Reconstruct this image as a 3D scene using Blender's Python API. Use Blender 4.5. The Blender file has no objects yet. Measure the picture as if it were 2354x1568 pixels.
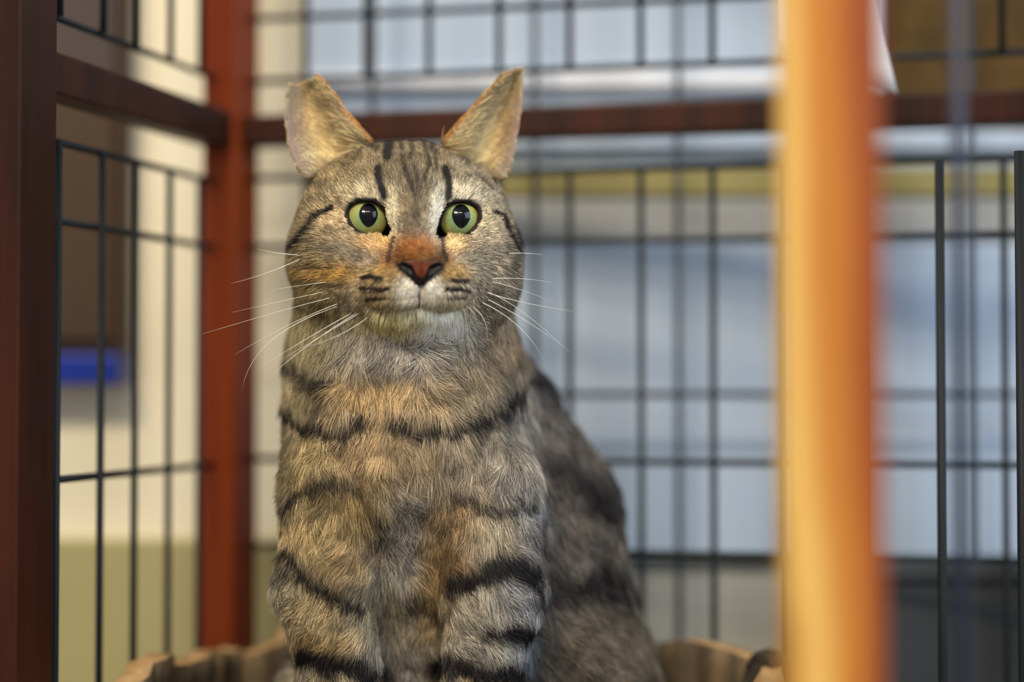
import bpy, math, random
import numpy as np
from mathutils import Vector, Matrix

R = math.radians
rng = np.random.default_rng(7)
random.seed(5)
sc = bpy.context.scene
col = sc.collection

# ------------------------------------------------------------------ camera
CAM_H = 0.36
PITCH = R(1.6)
LENS = 57.8
F = LENS / 36 * 2354
CX, CY = 1177.0, 784.0
cam_d = bpy.data.cameras.new('camera')
cam = bpy.data.objects.new('camera', cam_d)
col.objects.link(cam)
cam.location = (0, 0, CAM_H)
cam.rotation_euler = (R(90) + PITCH, 0, 0)
cam_d.lens = LENS
cam_d.sensor_width = 36
cam_d.clip_start = 0.01
cam_d.dof.use_dof = True
cam_d.dof.focus_distance = 0.637
cam_d.dof.aperture_fstop = 1.9
sc.camera = cam

# ------------------------------------------------------------------ world, light, exposure
sc.view_settings.view_transform = 'Standard'
sc.view_settings.look = 'None'
sc.view_settings.gamma = 1
sc.view_settings.use_curve_mapping = False
sc.view_settings.exposure = 0.12
w = bpy.data.worlds.new('world')
sc.world = w
w.use_nodes = True
bg = w.node_tree.nodes['Background']
bg.inputs[0].default_value = (0.80, 0.86, 1.0, 1)
bg.inputs[1].default_value = 0.44


def area(name, loc, target, size, power, color, sy=None):
    l = bpy.data.lights.new(name, 'AREA')
    l.shape = 'RECTANGLE'
    l.size = size
    l.size_y = sy or size
    l.energy = power
    l.color = color
    o = bpy.data.objects.new(name, l)
    col.objects.link(o)
    o.location = loc
    d = Vector(target) - Vector(loc)
    o.rotation_euler = d.to_track_quat('-Z', 'Y').to_euler()
    return o


area('wall_fill_light', (-0.42, 0.42, 1.5), (-0.22, 0.80, 0.36), 0.16, 3.2, (1.0, 0.9, 0.74), 0.16)  # added fill without a known source, lifts the back wall at the left
area('ceiling_lamp', (-0.55, -0.75, 1.75), (-0.08, 0.7, 0.36), 0.5, 28, (1.0, 0.85, 0.60), 0.3)
area('window_light', (1.9, -0.6, 1.5), (0.05, 0.75, 0.35), 1.3, 38, (0.66, 0.82, 1.0), 1.3)
area('ceiling_tube', (0.25, -1.2, 2.2), (-0.03, 0.65, 0.36), 1.0, 18, (1.0, 0.95, 0.88), 0.12)


def P(px, py, y):
    """point seen at photograph pixel (px, py) lying at world depth y"""
    vx, vz = (px - CX) / F, -(py - CY) / F
    dy = math.cos(PITCH) - math.sin(PITCH) * vz
    dz = math.sin(PITCH) + math.cos(PITCH) * vz
    return Vector((vx / dy * y, y, CAM_H + dz / dy * y))


def to_px(p):
    """pixel of world points in metres, array (n,3)"""
    y, z = p[:, 1], p[:, 2] - CAM_H
    f = y * math.cos(PITCH) + z * math.sin(PITCH)
    u = -y * math.sin(PITCH) + z * math.cos(PITCH)
    return CX + F * p[:, 0] / f, CY - F * u / f


# ------------------------------------------------------------------ materials
def srgb(h):
    h = h.lstrip('#')
    c = [int(h[i:i + 2], 16) / 255 for i in (0, 2, 4)]
    return tuple(x / 12.92 if x <= 0.04045 else ((x + 0.055) / 1.055) ** 2.4 for x in c)


def mat(name, c1, c2=None, rough=0.6, scale=(20, 20, 20), spec=0.4, bump=0.0, metal=0.0, contrast=(0.35, 0.65), detail=4.0,
        coat=0.0, c3=None):
    m = bpy.data.materials.new(name)
    m.use_nodes = True
    nt = m.node_tree
    b = nt.nodes['Principled BSDF']
    b.inputs['Roughness'].default_value = rough
    b.inputs['Specular IOR Level'].default_value = spec
    b.inputs['Metallic'].default_value = metal
    b.inputs['Coat Weight'].default_value = coat
    b.inputs['Coat Roughness'].default_value = 0.2
    tc = nt.nodes.new('ShaderNodeTexCoord')
    mp = nt.nodes.new('ShaderNodeMapping')
    mp.inputs['Scale'].default_value = scale
    nz = nt.nodes.new('ShaderNodeTexNoise')
    nz.inputs['Scale'].default_value = 1
    nz.inputs['Detail'].default_value = detail
    nt.links.new(tc.outputs['Object'], mp.inputs[0])
    nt.links.new(mp.outputs[0], nz.inputs['Vector'])
    cr = nt.nodes.new('ShaderNodeValToRGB')
    cr.color_ramp.elements[0].position = contrast[0]
    cr.color_ramp.elements[1].position = contrast[1]
    cr.color_ramp.elements[0].color = (*srgb(c1), 1)
    cr.color_ramp.elements[1].color = (*srgb(c2 or c1), 1)
    if c3:
        e = cr.color_ramp.elements.new((contrast[0] + contrast[1]) / 2)
        e.color = (*srgb(c3), 1)
    nt.links.new(nz.outputs['Fac'], cr.inputs[0])
    nt.links.new(cr.outputs[0], b.inputs['Base Color'])
    if bump:
        bp = nt.nodes.new('ShaderNodeBump')
        bp.inputs['Strength'].default_value = bump
        bp.inputs['Distance'].default_value = 0.002
        nt.links.new(nz.outputs['Fac'], bp.inputs['Height'])
        nt.links.new(bp.outputs[0], b.inputs['Normal'])
    return m


M = {}
M['stain'] = mat('dark stained wood', '#270f04', '#3d1906', 0.5, (60, 60, 5), 0.2, 0.15, coat=0.03)
M['stain_red'] = mat('red brown stained wood', '#6e2602', '#843404', 0.5, (60, 60, 5), 0.2, 0.15, coat=0.03)
M['wire'] = mat('black coated wire', '#11171a', '#181e20', 0.55, spec=0.3)
M['wire_grey'] = mat('grey blue coated wire', '#20262e', '#2c333c', 0.4, spec=0.5)
M['wall'] = mat('cream painted wall', '#efe4c6', '#f4e9cd', 0.8, (6, 6, 6))
M['khaki'] = mat('khaki painted lower wall', '#a39a6a', '#aca273', 0.75, (8, 8, 3))
M['floor'] = mat('grey vinyl floor', '#77776f', '#85847c', 0.5, (12, 12, 12))
M['white'] = mat('pale white laminate', '#a9b8ca', '#b7c4d4', 0.5, (5, 5, 2))
M['paper'] = mat('white paper', '#d6d8de', '#e2e4ea', 0.8, (10, 10, 10))
M['brown_cab'] = mat('dark brown veneer', '#35230f', '#402a12', 0.55, (30, 30, 3))
M['blue'] = mat('royal blue plastic', '#092684', '#0d2c92', 0.35, (10, 10, 10))
M['cork'] = mat('brown cork', '#47320f', '#5a4217', 0.9, (90, 90, 90), bump=0.3)
M['olive'] = mat('olive fabric', '#8f8352', '#9c905e', 0.9, (20, 20, 20))
M['grey_dark'] = mat('dark grey plastic', '#2f3235', '#3a3d40', 0.6, (10, 10, 10))
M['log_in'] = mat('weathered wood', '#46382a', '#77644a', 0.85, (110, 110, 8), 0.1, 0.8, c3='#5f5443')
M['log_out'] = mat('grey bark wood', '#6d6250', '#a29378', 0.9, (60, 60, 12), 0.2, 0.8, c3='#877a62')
M['log_rim'] = mat('sawn wood rim', '#94744c', '#b8966a', 0.8, (70, 70, 70), 0.2, 0.4)
M['steel'] = mat('white plastic clip', '#c8ccd2', '#d6dade', 0.4)


def pine():
    m = bpy.data.materials.new('varnished orange pine')
    m.use_nodes = True
    nt = m.node_tree
    b = nt.nodes['Principled BSDF']
    b.inputs['Roughness'].default_value = 0.35
    b.inputs['Coat Weight'].default_value = 0.2
    N, L = nt.nodes.new, nt.links.new
    tc = N('ShaderNodeTexCoord')
    mp = N('ShaderNodeMapping'); mp.inputs['Scale'].default_value = (30, 30, 5)
    nz = N('ShaderNodeTexNoise'); nz.inputs['Scale'].default_value = 1; nz.inputs['Detail'].default_value = 3
    L(tc.outputs['Object'], mp.inputs[0]); L(mp.outputs[0], nz.inputs['Vector'])
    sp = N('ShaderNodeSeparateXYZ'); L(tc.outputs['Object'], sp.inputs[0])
    # pale yellow to orange red across the stile, with a wandering edge
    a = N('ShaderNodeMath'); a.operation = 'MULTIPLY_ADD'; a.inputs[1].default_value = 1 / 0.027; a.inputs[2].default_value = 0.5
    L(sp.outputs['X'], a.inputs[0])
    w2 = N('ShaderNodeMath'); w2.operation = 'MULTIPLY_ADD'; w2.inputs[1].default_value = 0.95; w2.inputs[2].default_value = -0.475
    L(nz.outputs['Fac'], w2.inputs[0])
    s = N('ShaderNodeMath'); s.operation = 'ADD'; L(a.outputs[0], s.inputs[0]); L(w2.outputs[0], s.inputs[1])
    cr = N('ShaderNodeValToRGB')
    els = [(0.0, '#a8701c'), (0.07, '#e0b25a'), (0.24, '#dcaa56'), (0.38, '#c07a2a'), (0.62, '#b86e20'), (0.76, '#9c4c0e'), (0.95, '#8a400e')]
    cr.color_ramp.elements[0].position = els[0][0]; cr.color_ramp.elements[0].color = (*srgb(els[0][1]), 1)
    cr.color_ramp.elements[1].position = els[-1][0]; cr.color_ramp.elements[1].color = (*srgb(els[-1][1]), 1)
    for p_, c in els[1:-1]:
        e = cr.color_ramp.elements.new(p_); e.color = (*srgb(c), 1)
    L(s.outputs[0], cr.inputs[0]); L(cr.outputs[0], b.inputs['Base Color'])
    return m


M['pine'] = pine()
M['lid'] = mat('dark eyelid skin', '#0f0a09', '#17100d', .4, (300, 300, 300), .3)


# ------------------------------------------------------------------ scene helpers
def tag(o, label=None, cat=None, group=None, kind=None):
    if label: o['label'] = label
    if cat: o['category'] = cat
    if group: o['group'] = group
    if kind: o['kind'] = kind
    return o


def empty(name, loc=(0, 0, 0), rz=0.0):
    o = bpy.data.objects.new(name, None)
    col.objects.link(o)
    o.location = loc
    o.rotation_euler = (0, 0, rz)
    return o


def link_mesh(name, verts, faces, m, parent=None, smooth=False, world=True):
    me = bpy.data.meshes.new(name)
    me.from_pydata([tuple(v) for v in verts], [], [tuple(f) for f in faces])
    me.update()
    if smooth:
        me.shade_smooth()
    if m: me.materials.append(m)
    o = bpy.data.objects.new(name, me)
    col.objects.link(o)
    if parent:
        o.parent = parent
    return o


class MB:
    def __init__(s):
        s.v, s.f = [], []

    def box(s, c, size, rz=0.0):
        i = len(s.v)
        cz, sz = math.cos(rz), math.sin(rz)
        for dx in (-.5, .5):
            for dy in (-.5, .5):
                for dz in (-.5, .5):
                    x, y = dx * size[0], dy * size[1]
                    s.v.append((c[0] + x * cz - y * sz, c[1] + x * sz + y * cz, c[2] + dz * size[2]))
        s.f += [(i, i + 1, i + 3, i + 2), (i + 4, i + 6, i + 7, i + 5), (i, i + 4, i + 5, i + 1), (i + 2, i + 3, i + 7, i + 6),
                (i, i + 2, i + 6, i + 4), (i + 1, i + 5, i + 7, i + 3)]
        return s

    def tube(s, pts, r, n=10, r_end=None):
        pts = [Vector(p) for p in pts]
        i0 = len(s.v)
        m = len(pts)
        for k, p in enumerate(pts):
            t = (pts[min(k + 1, m - 1)] - pts[max(k - 1, 0)]).normalized()
            a = t.cross(Vector((0, 0, 1)) if abs(t.z) < 0.9 else Vector((1, 0, 0))).normalized()
            b = t.cross(a)
            rr = r if r_end is None else r + (r_end - r) * k / (m - 1)
            for j in range(n):
                q = 2 * math.pi * j / n
                s.v.append(tuple(p + (a * math.cos(q) + b * math.sin(q)) * rr))
        for k in range(m - 1):
            for j in range(n):
                s.f.append((i0 + k * n + j, i0 + k * n + (j + 1) % n, i0 + (k + 1) * n + (j + 1) % n, i0 + (k + 1) * n + j))
        s.f.append(tuple(i0 + j for j in range(n))[::-1])
        s.f.append(tuple(i0 + (m - 1) * n + j for j in range(n)))
        return s

    def build(s, name, m, parent=None, bevel=0.0, smooth=False, origin=None, rz=0.0):
        v = s.v
        if origin is not None:
            v = [(Vector(p) - Vector(origin)) for p in v]
            c, q = math.cos(-rz), math.sin(-rz)
            v = [(p.x * c - p.y * q, p.x * q + p.y * c, p.z) for p in v]
        o = link_mesh(name, v, s.f, m, parent, smooth)
        if origin is not None:
            o.location = origin
            o.rotation_euler = (0, 0, rz)
        if bevel:
            b = o.modifiers.new('bevel', 'BEVEL')
            b.width = bevel
            b.segments = 3
            b.limit_method = 'ANGLE'
        return o


# ------------------------------------------------------------------ the room

WALL_Y = 0.875


def zpx(py, y):
    return P(1177, py, y).z


def xpx(px, y):
    return P(px, 784, y).x


def rect_box(px0, px1, py0, py1, y0, y1, grow=1.0):
    """box whose front face (depth y0) covers the pixel rectangle and which runs back to y1"""
    a, b = P(px0, py1, y0), P(px1, py0, y0)
    return MB().box(((a.x + b.x) / 2, (y0 + y1) / 2, (a.z + b.z) / 2), (b.x - a.x, y1 - y0, b.z - a.z))


tag(MB().box((0, 0.3, -0.01), (3.4, 3.0, 0.02)).build('floor', M['floor']), kind='structure')
tag(MB().box((0, WALL_Y + 0.025, 1.2), (3.2, 0.05, 2.4)).build('wall_back', M['wall']), kind='structure')
zk = zpx(1237, WALL_Y)
tag(MB().box((-0.66, WALL_Y - 0.004, zk / 2), (1.17, 0.008, zk)).build('trim_1', M['khaki'], bevel=0.002), kind='structure')

# ------------------------------------------------------------------ furniture behind the cage
# low white cabinet on the floor
cab = tag(empty('cabinet', (0.19, 0.86, 0)), 'low white cabinet with an olive strip behind the wire cage', 'cabinet')
inv = Matrix.Translation((-0.19, -0.86, 0))


def cpart(name, b, m, parent=cab, bevel=0.002):
    b.v = [inv @ Vector(v) for v in b.v]
    return b.build(name, m, parent, bevel)


FY = 0.836
ztop = zpx(300, FY)
z_base = zpx(1283, FY)
x0, x1 = xpx(700, FY), 0.52
cpart('body', MB().box(((x0 + x1) / 2, 0.857, (z_base + ztop - 0.01) / 2), (x1 - x0, 0.03, ztop - 0.01 - z_base)), M['white'])
cpart('worktop', MB().box(((x0 + x1) / 2, 0.853, ztop - 0.0052), (x1 - x0 + 0.006, 0.038, 0.0104)), M['white'])
cpart('olive_strip', MB().box(((x0 + x1) / 2, 0.8395, (zpx(383, FY) + zpx(452, FY)) / 2), (x1 - x0, 0.007, zpx(383, FY) - zpx(452, FY))), M['olive'])
cpart('drawer_front', MB().box(((x0 + x1) / 2, 0.8395, (zpx(456, FY) + zpx(556, FY)) / 2), (x1 - x0, 0.006, zpx(456, FY) - zpx(556, FY))), mat('warm grey laminate', '#9b9a96', '#a3a29e', 0.6))
for a_, b_ in ((x0, xpx(1800, FY) - .001), (xpx(1800, FY) + .001, x1)):
    cpart('door', MB().box(((a_ + b_) / 2, 0.8385, (zpx(560, FY) + z_base) / 2), (b_ - a_, 0.008, zpx(560, FY) - z_base)), M['white'])
cpart('plinth', MB().box(((x0 + x1) / 2, 0.858, z_base / 2), (x1 - x0 - 0.01, 0.026, z_base)), mat('beige grey plinth board', '#a19e92', '#aaa79c', 0.7))

# white crate standing on the cabinet
cx0, cx1 = xpx(690, FY), xpx(2035, FY)
cr_ = tag(empty('storage_crate', ((cx0 + cx1) / 2, 0.855, ztop)), 'pale bluish storage crate with a lipped lower edge on the low cabinet', 'crate')
inv = Matrix.Translation((-(cx0 + cx1) / 2, -0.855, -ztop))
cpart('body', MB().box(((cx0 + cx1) / 2, 0.856, (ztop + 0.70) / 2), (cx1 - cx0, 0.034, 0.70 - ztop)), M['white'], cr_)
cpart('lip', MB().box(((cx0 + cx1) / 2, 0.838, (zpx(160, .83) + zpx(205, .83)) / 2), (cx1 - cx0, 0.012, zpx(160, .83) - zpx(205, .83))), M['paper'], cr_, 0.003)

# brown box at the right on the cabinet
bx = tag(empty('cardboard_box', (0.34, 0.855, ztop)), 'mottled brown cardboard box on the cabinet at the right', 'box')
inv = Matrix.Translation((-0.34, -0.855, -ztop))
bx0 = xpx(2050, FY)
cpart('body', MB().box(((bx0 + .5) / 2, 0.856, ztop + .1), (.5 - bx0, 0.034, .2)), M['cork'], bx)
cpart('flap', MB().box(((bx0 + .5) / 2, 0.8375, ztop + .175), (.5 - bx0, 0.003, .05)), M['cork'], bx, 0.001)

# dark bin on the floor at the right
by = 0.777
bn = tag(empty('storage_bin', (0.30, by, 0)), 'dark charcoal storage bin low on the right behind the wires', 'bin')
inv = Matrix.Translation((-0.30, -by, 0))
bz = zpx(1292, by - .012)
b0_ = xpx(1975, by)
cpart('body', MB().box(((b0_ + .46) / 2, by, bz / 2 - .004), (.46 - b0_, 0.024, bz - .008)), M['grey_dark'], bn, .003)
cpart('rim', MB().box(((b0_ + .46) / 2, by, bz - .005), (.468 - b0_, 0.03, .010)), M['grey_dark'], bn, .003)

# brown wall cabinet with the blue strip at the left
ly = 0.848
wc0, wc1 = xpx(-200, ly), xpx(275, ly)
wc = tag(empty('wall_cabinet', ((wc0 + wc1) / 2, 0.86, zpx(885, ly))), 'dark brown wall cabinet with a royal blue bottom strip', 'cabinet')
inv = Matrix.Translation((-(wc0 + wc1) / 2, -0.86, -zpx(885, ly)))
zt, zb = zpx(885, ly), zpx(812, ly)
cpart('body', MB().box(((wc0 + wc1) / 2, (ly + .004 + WALL_Y) / 2, (zb + .75) / 2), (wc1 - wc0, WALL_Y - ly - .004, .75 - zb)), M['brown_cab'], wc)
cpart('door', MB().box(((wc0 + wc1) / 2 - .001, ly + .002, (zb + .006 + zpx(215, ly)) / 2), (wc1 - wc0 - .004, 0.004, zpx(215, ly) - zb - .006)), M['brown_cab'], wc)
cpart('door', MB().box(((wc0 + wc1) / 2 - .001, ly + .002, (zpx(210, ly) + .74) / 2), (wc1 - wc0 - .004, 0.004, .74 - zpx(210, ly))), mat('greyish brown veneer', '#3f332f', '#483a34', 0.6), wc)
cpart('bottom_strip', MB().box(((wc0 + wc1) / 2, (ly + WALL_Y) / 2, (zt + zb) / 2), (wc1 - wc0, WALL_Y - ly, zb - zt)), M['blue'], wc)

# ------------------------------------------------------------------ the cage
AD = R(17.2)
DV = Vector((math.sin(AD), math.cos(AD), 0))      # depth direction of the cage's left side
WV = Vector((math.cos(AD), -math.sin(AD), 0))
B0 = Vector((xpx(540, .79), .79, 0))              # inner face of the left side, at the back post


def on_line(px, p0, d):
    """point of the vertical plane through p0 along d that shows in pixel column px (z=0)"""
    k = (px - CX) / F * 1.0
    # x = k*y (vertical planes through the camera)
    s_ = (k * p0.y - p0.x) / (d.x - k * d.y)
    return Vector((p0.x + d.x * s_, p0.y + d.y * s_, 0))


cage = tag(empty('wire_cage', (-0.02, 0.72, 0)), 'tall cage of dark stained wooden posts and rails with black wire grid around the cat', 'cage')
cinv = Vector((0.02, -0.72, 0))


def cg(name, b, m, bevel=0.0015, smooth=False):
    b.v = [Vector(v) + cinv for v in b.v]
    return b.build(name, m, cage, bevel, smooth)


ZT = 0.72
pw, pdp = 0.018, 0.025
f_in = on_line(42, B0, DV)
pc = f_in + DV * (pdp / 2) - WV * (pw / 2)
cg('post', MB().box((pc.x, pc.y, ZT / 2), (pw, pdp, ZT), -AD), M['stain'], 0.0012)
pb = B0 + DV * (pdp / 2) - WV * (pw / 2)
cg('post', MB().box((pb.x, pb.y, ZT / 2), (pw, pdp, ZT), -AD), M['stain_red'], 0.0012)
# left rail, with its neighbours near the floor and at the top
r0, r1 = pc + DV * (pdp / 2), pb - DV * (pdp / 2)
rl = (r1 - r0).length
rc = (r0 + r1) / 2
zr = P(140, 165, .645).z
for z_ in (0.02, zr, ZT - .01):
    cg('rail', MB().box((rc.x, rc.y, z_), (pw * .8, rl, 0.0172), -AD), M['stain'])
# back side
BS = math.atan(-0.2)
BD = Vector((math.cos(BS), math.sin(BS), 0))
b_st = B0 + DV * (pdp * .5)
br = on_line(2620, b_st, BD)
bl = (br - b_st).length
bc = (b_st + br) / 2
zrb = (zpx(275, on_line(1500, b_st, BD).y))
rt = zpx(236, on_line(1700, b_st, BD).y) - zpx(309, on_line(1700, b_st, BD).y)
for z_ in (0.02, zrb, ZT - .01):
    cg('rail', MB().box((bc.x, bc.y, z_), (bl, 0.014, rt), BS), M['stain'])
cg('post', MB().box((br.x, br.y, ZT / 2), (pw, pdp, ZT), BS), M['stain'])
WR = 0.0016


def wire_panel(name, p0, d, pxs, rows, zlo, zhi, m=None, r=WR, ends=None, setback=0.0):
    """one welded grid: uprights at photo columns pxs, cross wires at heights rows"""
    mb = MB()
    n = Vector((-d.y, d.x, 0)) * (r * 1.9)
    pts = [on_line(px, p0, d) for px in pxs]
    for p in pts:
        mb.tube([p + Vector((0, 0, zlo)), p + Vector((0, 0, zhi))], r, 8)
    e0, e1 = ends
    for z_ in rows:
        mb.tube([e0 + n + Vector((0, 0, z_)), e1 + n + Vector((0, 0, z_))], r, 8)
    return mb


lp0 = B0 - WV * (pw / 2)
e0, e1 = r0 + (lp0 - rc) * 0, r1
L_px = [131, 232, 310, 388, 458]


def zl(px, py):
    return P(px, py, on_line(px, lp0, DV).y).z


zA, zB, zC = zl(140, 325), zl(140, 506), zl(140, 1104)
zrow = [zA, zB, zC, zC - (zB - zC), 0.04]
pl = wire_panel('w', lp0, DV, L_px, [zA, zB, zC, 0.09, 0.04], 0.03, zA, ends=(r0, r1))
cg('wire_panel', pl, M['wire'], 0, True)
zU = zl(140, 40)
pl = wire_panel('w', lp0, DV, L_px, [zU, zU + .1], zU, ZT - .02, ends=(r0, r1))
cg('wire_panel', pl, M['wire'], 0, True)
bp0 = b_st


def zbk(px, py):
    return P(px, py, on_line(px, bp0, BD).y).z


bcols = [700, 840, 985, 1147, 1310, 1474, 1640, 1810, 1980, 2310, 2480]
pl = wire_panel('w', bp0, BD, bcols, [zbk(1500, 385), zbk(1500, 551), zbk(1600, 1064), zbk(1600, 1276), 0.06], 0.03, zbk(1500, 385), ends=(b_st, br))
cg('wire_panel', pl, M['wire'], 0, True)
pl = wire_panel('w', bp0, BD, bcols, [zbk(1300, 157), zbk(1000, 22), zbk(1000, 22) + .08], zbk(1300, 157), ZT - .02, ends=(b_st, br))
cg('wire_panel', pl, M['wire'], 0, True)
# right-hand panel, nearly edge-on
rp0, rp1 = P(2163, 784, .665), P(2347, 784, .635)
rp0.z = rp1.z = 0
rd = (rp1 - rp0).normalized()
zr0 = P(2160, 372, .665).z
pl = wire_panel('w', rp0, rd, [2163, 2347], [0.09, 0.05], 0.012, zr0, r=0.002, ends=(rp0, rp0 + rd * .10))
mbx = pl
cg('wire_panel', mbx, M['wire'], 0, True)
pe = rp0 + rd * .10
cg('post', MB().box((pe.x + .008, pe.y, ZT / 2), (pw, pdp, ZT), BS), M['stain'])

# second, more distant crate of the same grid behind the cage
sy = 0.808
c2 = tag(empty('wire_crate', (0.05, sy, 0)), 'grey wire crate panel standing just behind the wooden cage', 'crate')
mb = MB()
for px in (855, 1230, 1560, 1900, 2235):
    mb.tube([(xpx(px, sy), sy, 0), (xpx(px, sy), sy, .68)], .0017, 8)
mb.v = [Vector(v) - Vector((.05, sy, 0)) for v in mb.v]
mb.build('wire_panel', M['wire_grey'], c2, 0, True)
for z_ in (zpx(907, sy), .05, .66):
    mb = MB()
    mb.tube([(xpx(700, sy), sy - .003, z_), (xpx(2500, sy), sy - .003, z_)], .0016, 8)
    mb.v = [Vector(v) - Vector((.05, sy, 0)) for v in mb.v]
    mb.build('cross_wire', M['wire_grey'], c2, 0, True)

# open door in the foreground: pine stile and a steel rod
dp = P(1906, 784, .445)
dr = P(2206, 784, .485)
door = tag(empty('cage_door', (dp.x, dp.y, 0)), 'open cage door with a glossy orange pine stile close to the camera', 'door')
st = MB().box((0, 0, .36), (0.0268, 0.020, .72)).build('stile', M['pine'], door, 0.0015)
st.rotation_euler = (0, 0, R(-6))
rv = dr - dp
mb = MB().tube([(rv.x, rv.y, .018), (rv.x, rv.y, .70)], .0021, 10)
mb.build('rod', mat('navy coated rod', '#1b2036', '#232a42', 0.4), door, 0, True)
for z_ in (.011, .709):
    c_ = Vector((rv.x, rv.y, 0)) * .5
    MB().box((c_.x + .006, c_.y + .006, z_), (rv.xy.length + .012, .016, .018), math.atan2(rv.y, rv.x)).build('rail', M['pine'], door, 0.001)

# white sheet hanging behind the stile
sy2 = 0.70
q = [P(1790, -260, sy2), P(1930, -260, sy2), P(2066, 212, sy2), P(1797, 130, sy2)]
q[1] = P(1955, -200, sy2)
sheet = []
for i in range(9):
    for j in range(9):
        u, v_ = i / 8, j / 8
        a = q[0].lerp(q[1], u); b = q[3].lerp(q[2], u)
        p = a.lerp(b, v_)
        p.y += .003 * math.sin(u * 3.0) + .002 * v_ * v_
        sheet.append(p)
fc = [(i * 9 + j, i * 9 + j + 1, (i + 1) * 9 + j + 1, (i + 1) * 9 + j) for i in range(8) for j in range(8)]
so = link_mesh('paper_sheet', sheet, fc, M['paper'], None, True)
sm = so.modifiers.new('thickness', 'SOLIDIFY'); sm.thickness = .0004
tag(so, 'white paper sheet with a slanted lower corner hanging beside the orange stile', 'paper')

# ------------------------------------------------------------------ the hollow log the cat sits in
LC = Vector((xpx(950, .68), .680, 0))
RX, RY = 0.150, 0.100
LOG_FLOOR = 0.165
n_th = 180


def vnoise1(x, seed=0):
    return math.sin(x * 1.7 + seed) * .5 + math.sin(x * 4.3 + seed * 2.1) * .3 + math.sin(x * 9.1 + seed * .7) * .2


def log_rad(th):
    c, s_ = math.cos(th), math.sin(th)
    r = 1 / math.sqrt((c / RX) ** 2 + (s_ / RY) ** 2)
    return r * (1 + .03 * math.sin(3 * th + 1) + .018 * math.sin(11 * th) + .01 * math.sin(29 * th))


def log_top(th):
    """height of the rim round the log; taller behind, broken lower at the left"""
    s_ = math.sin(th)
    z = 0.2415 + .011 * max(s_, -.4) + .0025 * math.sin(7 * th) + .0015 * math.sin(17 * th + 1)
    if 2.22 < th < 2.40: z -= .010
    if 2.40 <= th < 2.9: z -= .005
    return z


lverts, lf = [], []
profile = [('o', 0.0, 1.05), ('o', .3, 1.0), ('o', .6, .99), ('o', .85, 1.0), ('o', .97, 1.0), ('o', 1.0, .985), ('i', 1.0, -.011), ('i', .97, -.0135),
           ('i', .85, -.0145), ('i', .72, -.016), ('f', 0, .8), ('f', 0, .4), ('f', 0, .02)]
for k, (kind, h, sc_) in enumerate(profile):
    for j in range(n_th):
        th = 2 * math.pi * j / n_th
        r = log_rad(th)
        zt_ = log_top(th)
        ridge = .0016 * math.sin(47 * th + 3 * h) + .001 * math.sin(83 * th)
        if kind == 'o':
            rr = r * sc_ + ridge * (1 if h < 1 else .3)
            z = h * zt_
        elif kind == 'i':
            rr = r + sc_ + ridge * (1 if h < 1 else .3)
            z = LOG_FLOOR + (zt_ - LOG_FLOOR) * ((h - .72) / .28) if h < 1 else zt_
        else:
            rr = (r - .018) * sc_
            z = LOG_FLOOR
        v_ = Vector((rr * math.cos(th), rr * math.sin(th), 0)) + LC
        inset = {'o': .007, 'i': .018, 'f': .022}[kind] - (ridge if kind != 'f' else 0)
        a_ = (v_ - B0).dot(WV)                        # kept inside the cage's left and back sides
        if a_ < inset: v_ += WV * (inset - a_)
        nb_ = Vector((-BD.y, BD.x, 0))
        a_ = (v_ - b_st).dot(nb_)
        if a_ > -inset - .005: v_ -= nb_ * (a_ + inset + .005)
        v_ -= LC
        lverts.append((v_.x, v_.y, z))
for k in range(len(profile) - 1):
    for j in range(n_th):
        a, b = k * n_th + j, k * n_th + (j + 1) % n_th
        lf.append((a, b, b + n_th, a + n_th))
logo = link_mesh('hollow_log', lverts, lf, M['log_out'], None, True)
logo.location = LC
logo.data.materials.append(M['log_in'])
logo.data.materials.append(M['log_rim'])
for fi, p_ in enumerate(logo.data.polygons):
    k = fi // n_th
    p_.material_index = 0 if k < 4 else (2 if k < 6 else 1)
tag(logo, 'hollow weathered log with a pale uneven rim that the cat sits in', 'log')

# ================================================================== the cat
# ---- small numeric tools (all cat work in millimetres, world axes, z from the floor)
def smin(a, b, k):
    h = np.clip(.5 + .5 * (b - a) / k, 0, 1)
    return b + (a - b) * h - k * h * (1 - h)


def vnoise(p, s, seed=0):
    """smooth value noise, p (n,3), cell size s, returns about -1..1"""
    q = p / s
    i = np.floor(q).astype(np.int64)
    f = q - i
    f = f * f * (3 - 2 * f)
    out = 0
    for dx in (0, 1):
        for dy in (0, 1):
            for dz in (0, 1):
                h = (i[:, 0] + dx) * 374761393 + (i[:, 1] + dy) * 668265263 + (i[:, 2] + dz) * 2147483647 + seed * 974711
                h = (h ^ (h >> 13)) * 1274126177
                h = ((h ^ (h >> 16)) & 0xffff) / 32767.5 - 1
                w_ = (f[:, 0] if dx else 1 - f[:, 0]) * (f[:, 1] if dy else 1 - f[:, 1]) * (f[:, 2] if dz else 1 - f[:, 2])
                out = out + h * w_
    return out


def poly_sdf(x, z, poly):
    """signed distance to a closed 2-D polygon, negative inside"""
    d = np.full(x.shape, 1e9)
    s = np.ones(x.shape)
    n = len(poly)
    j = n - 1
    for i in range(n):
        ax, az = poly[i]
        bx_, bz_ = poly[j]
        ex, ez = bx_ - ax, bz_ - az
        wx, wz = x - ax, z - az
        t = np.clip((wx * ex + wz * ez) / (ex * ex + ez * ez), 0, 1)
        d = np.minimum(d, (wx - ex * t) ** 2 + (wz - ez * t) ** 2)
        c1, c2, c3_ = z >= az, z < bz_, ex * wz > ez * wx
        flip = (c1 & c2 & c3_) | (~c1 & ~c2 & ~c3_)
        s = np.where(flip, -s, s)
        j = i
    return s * np.sqrt(d)


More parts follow.
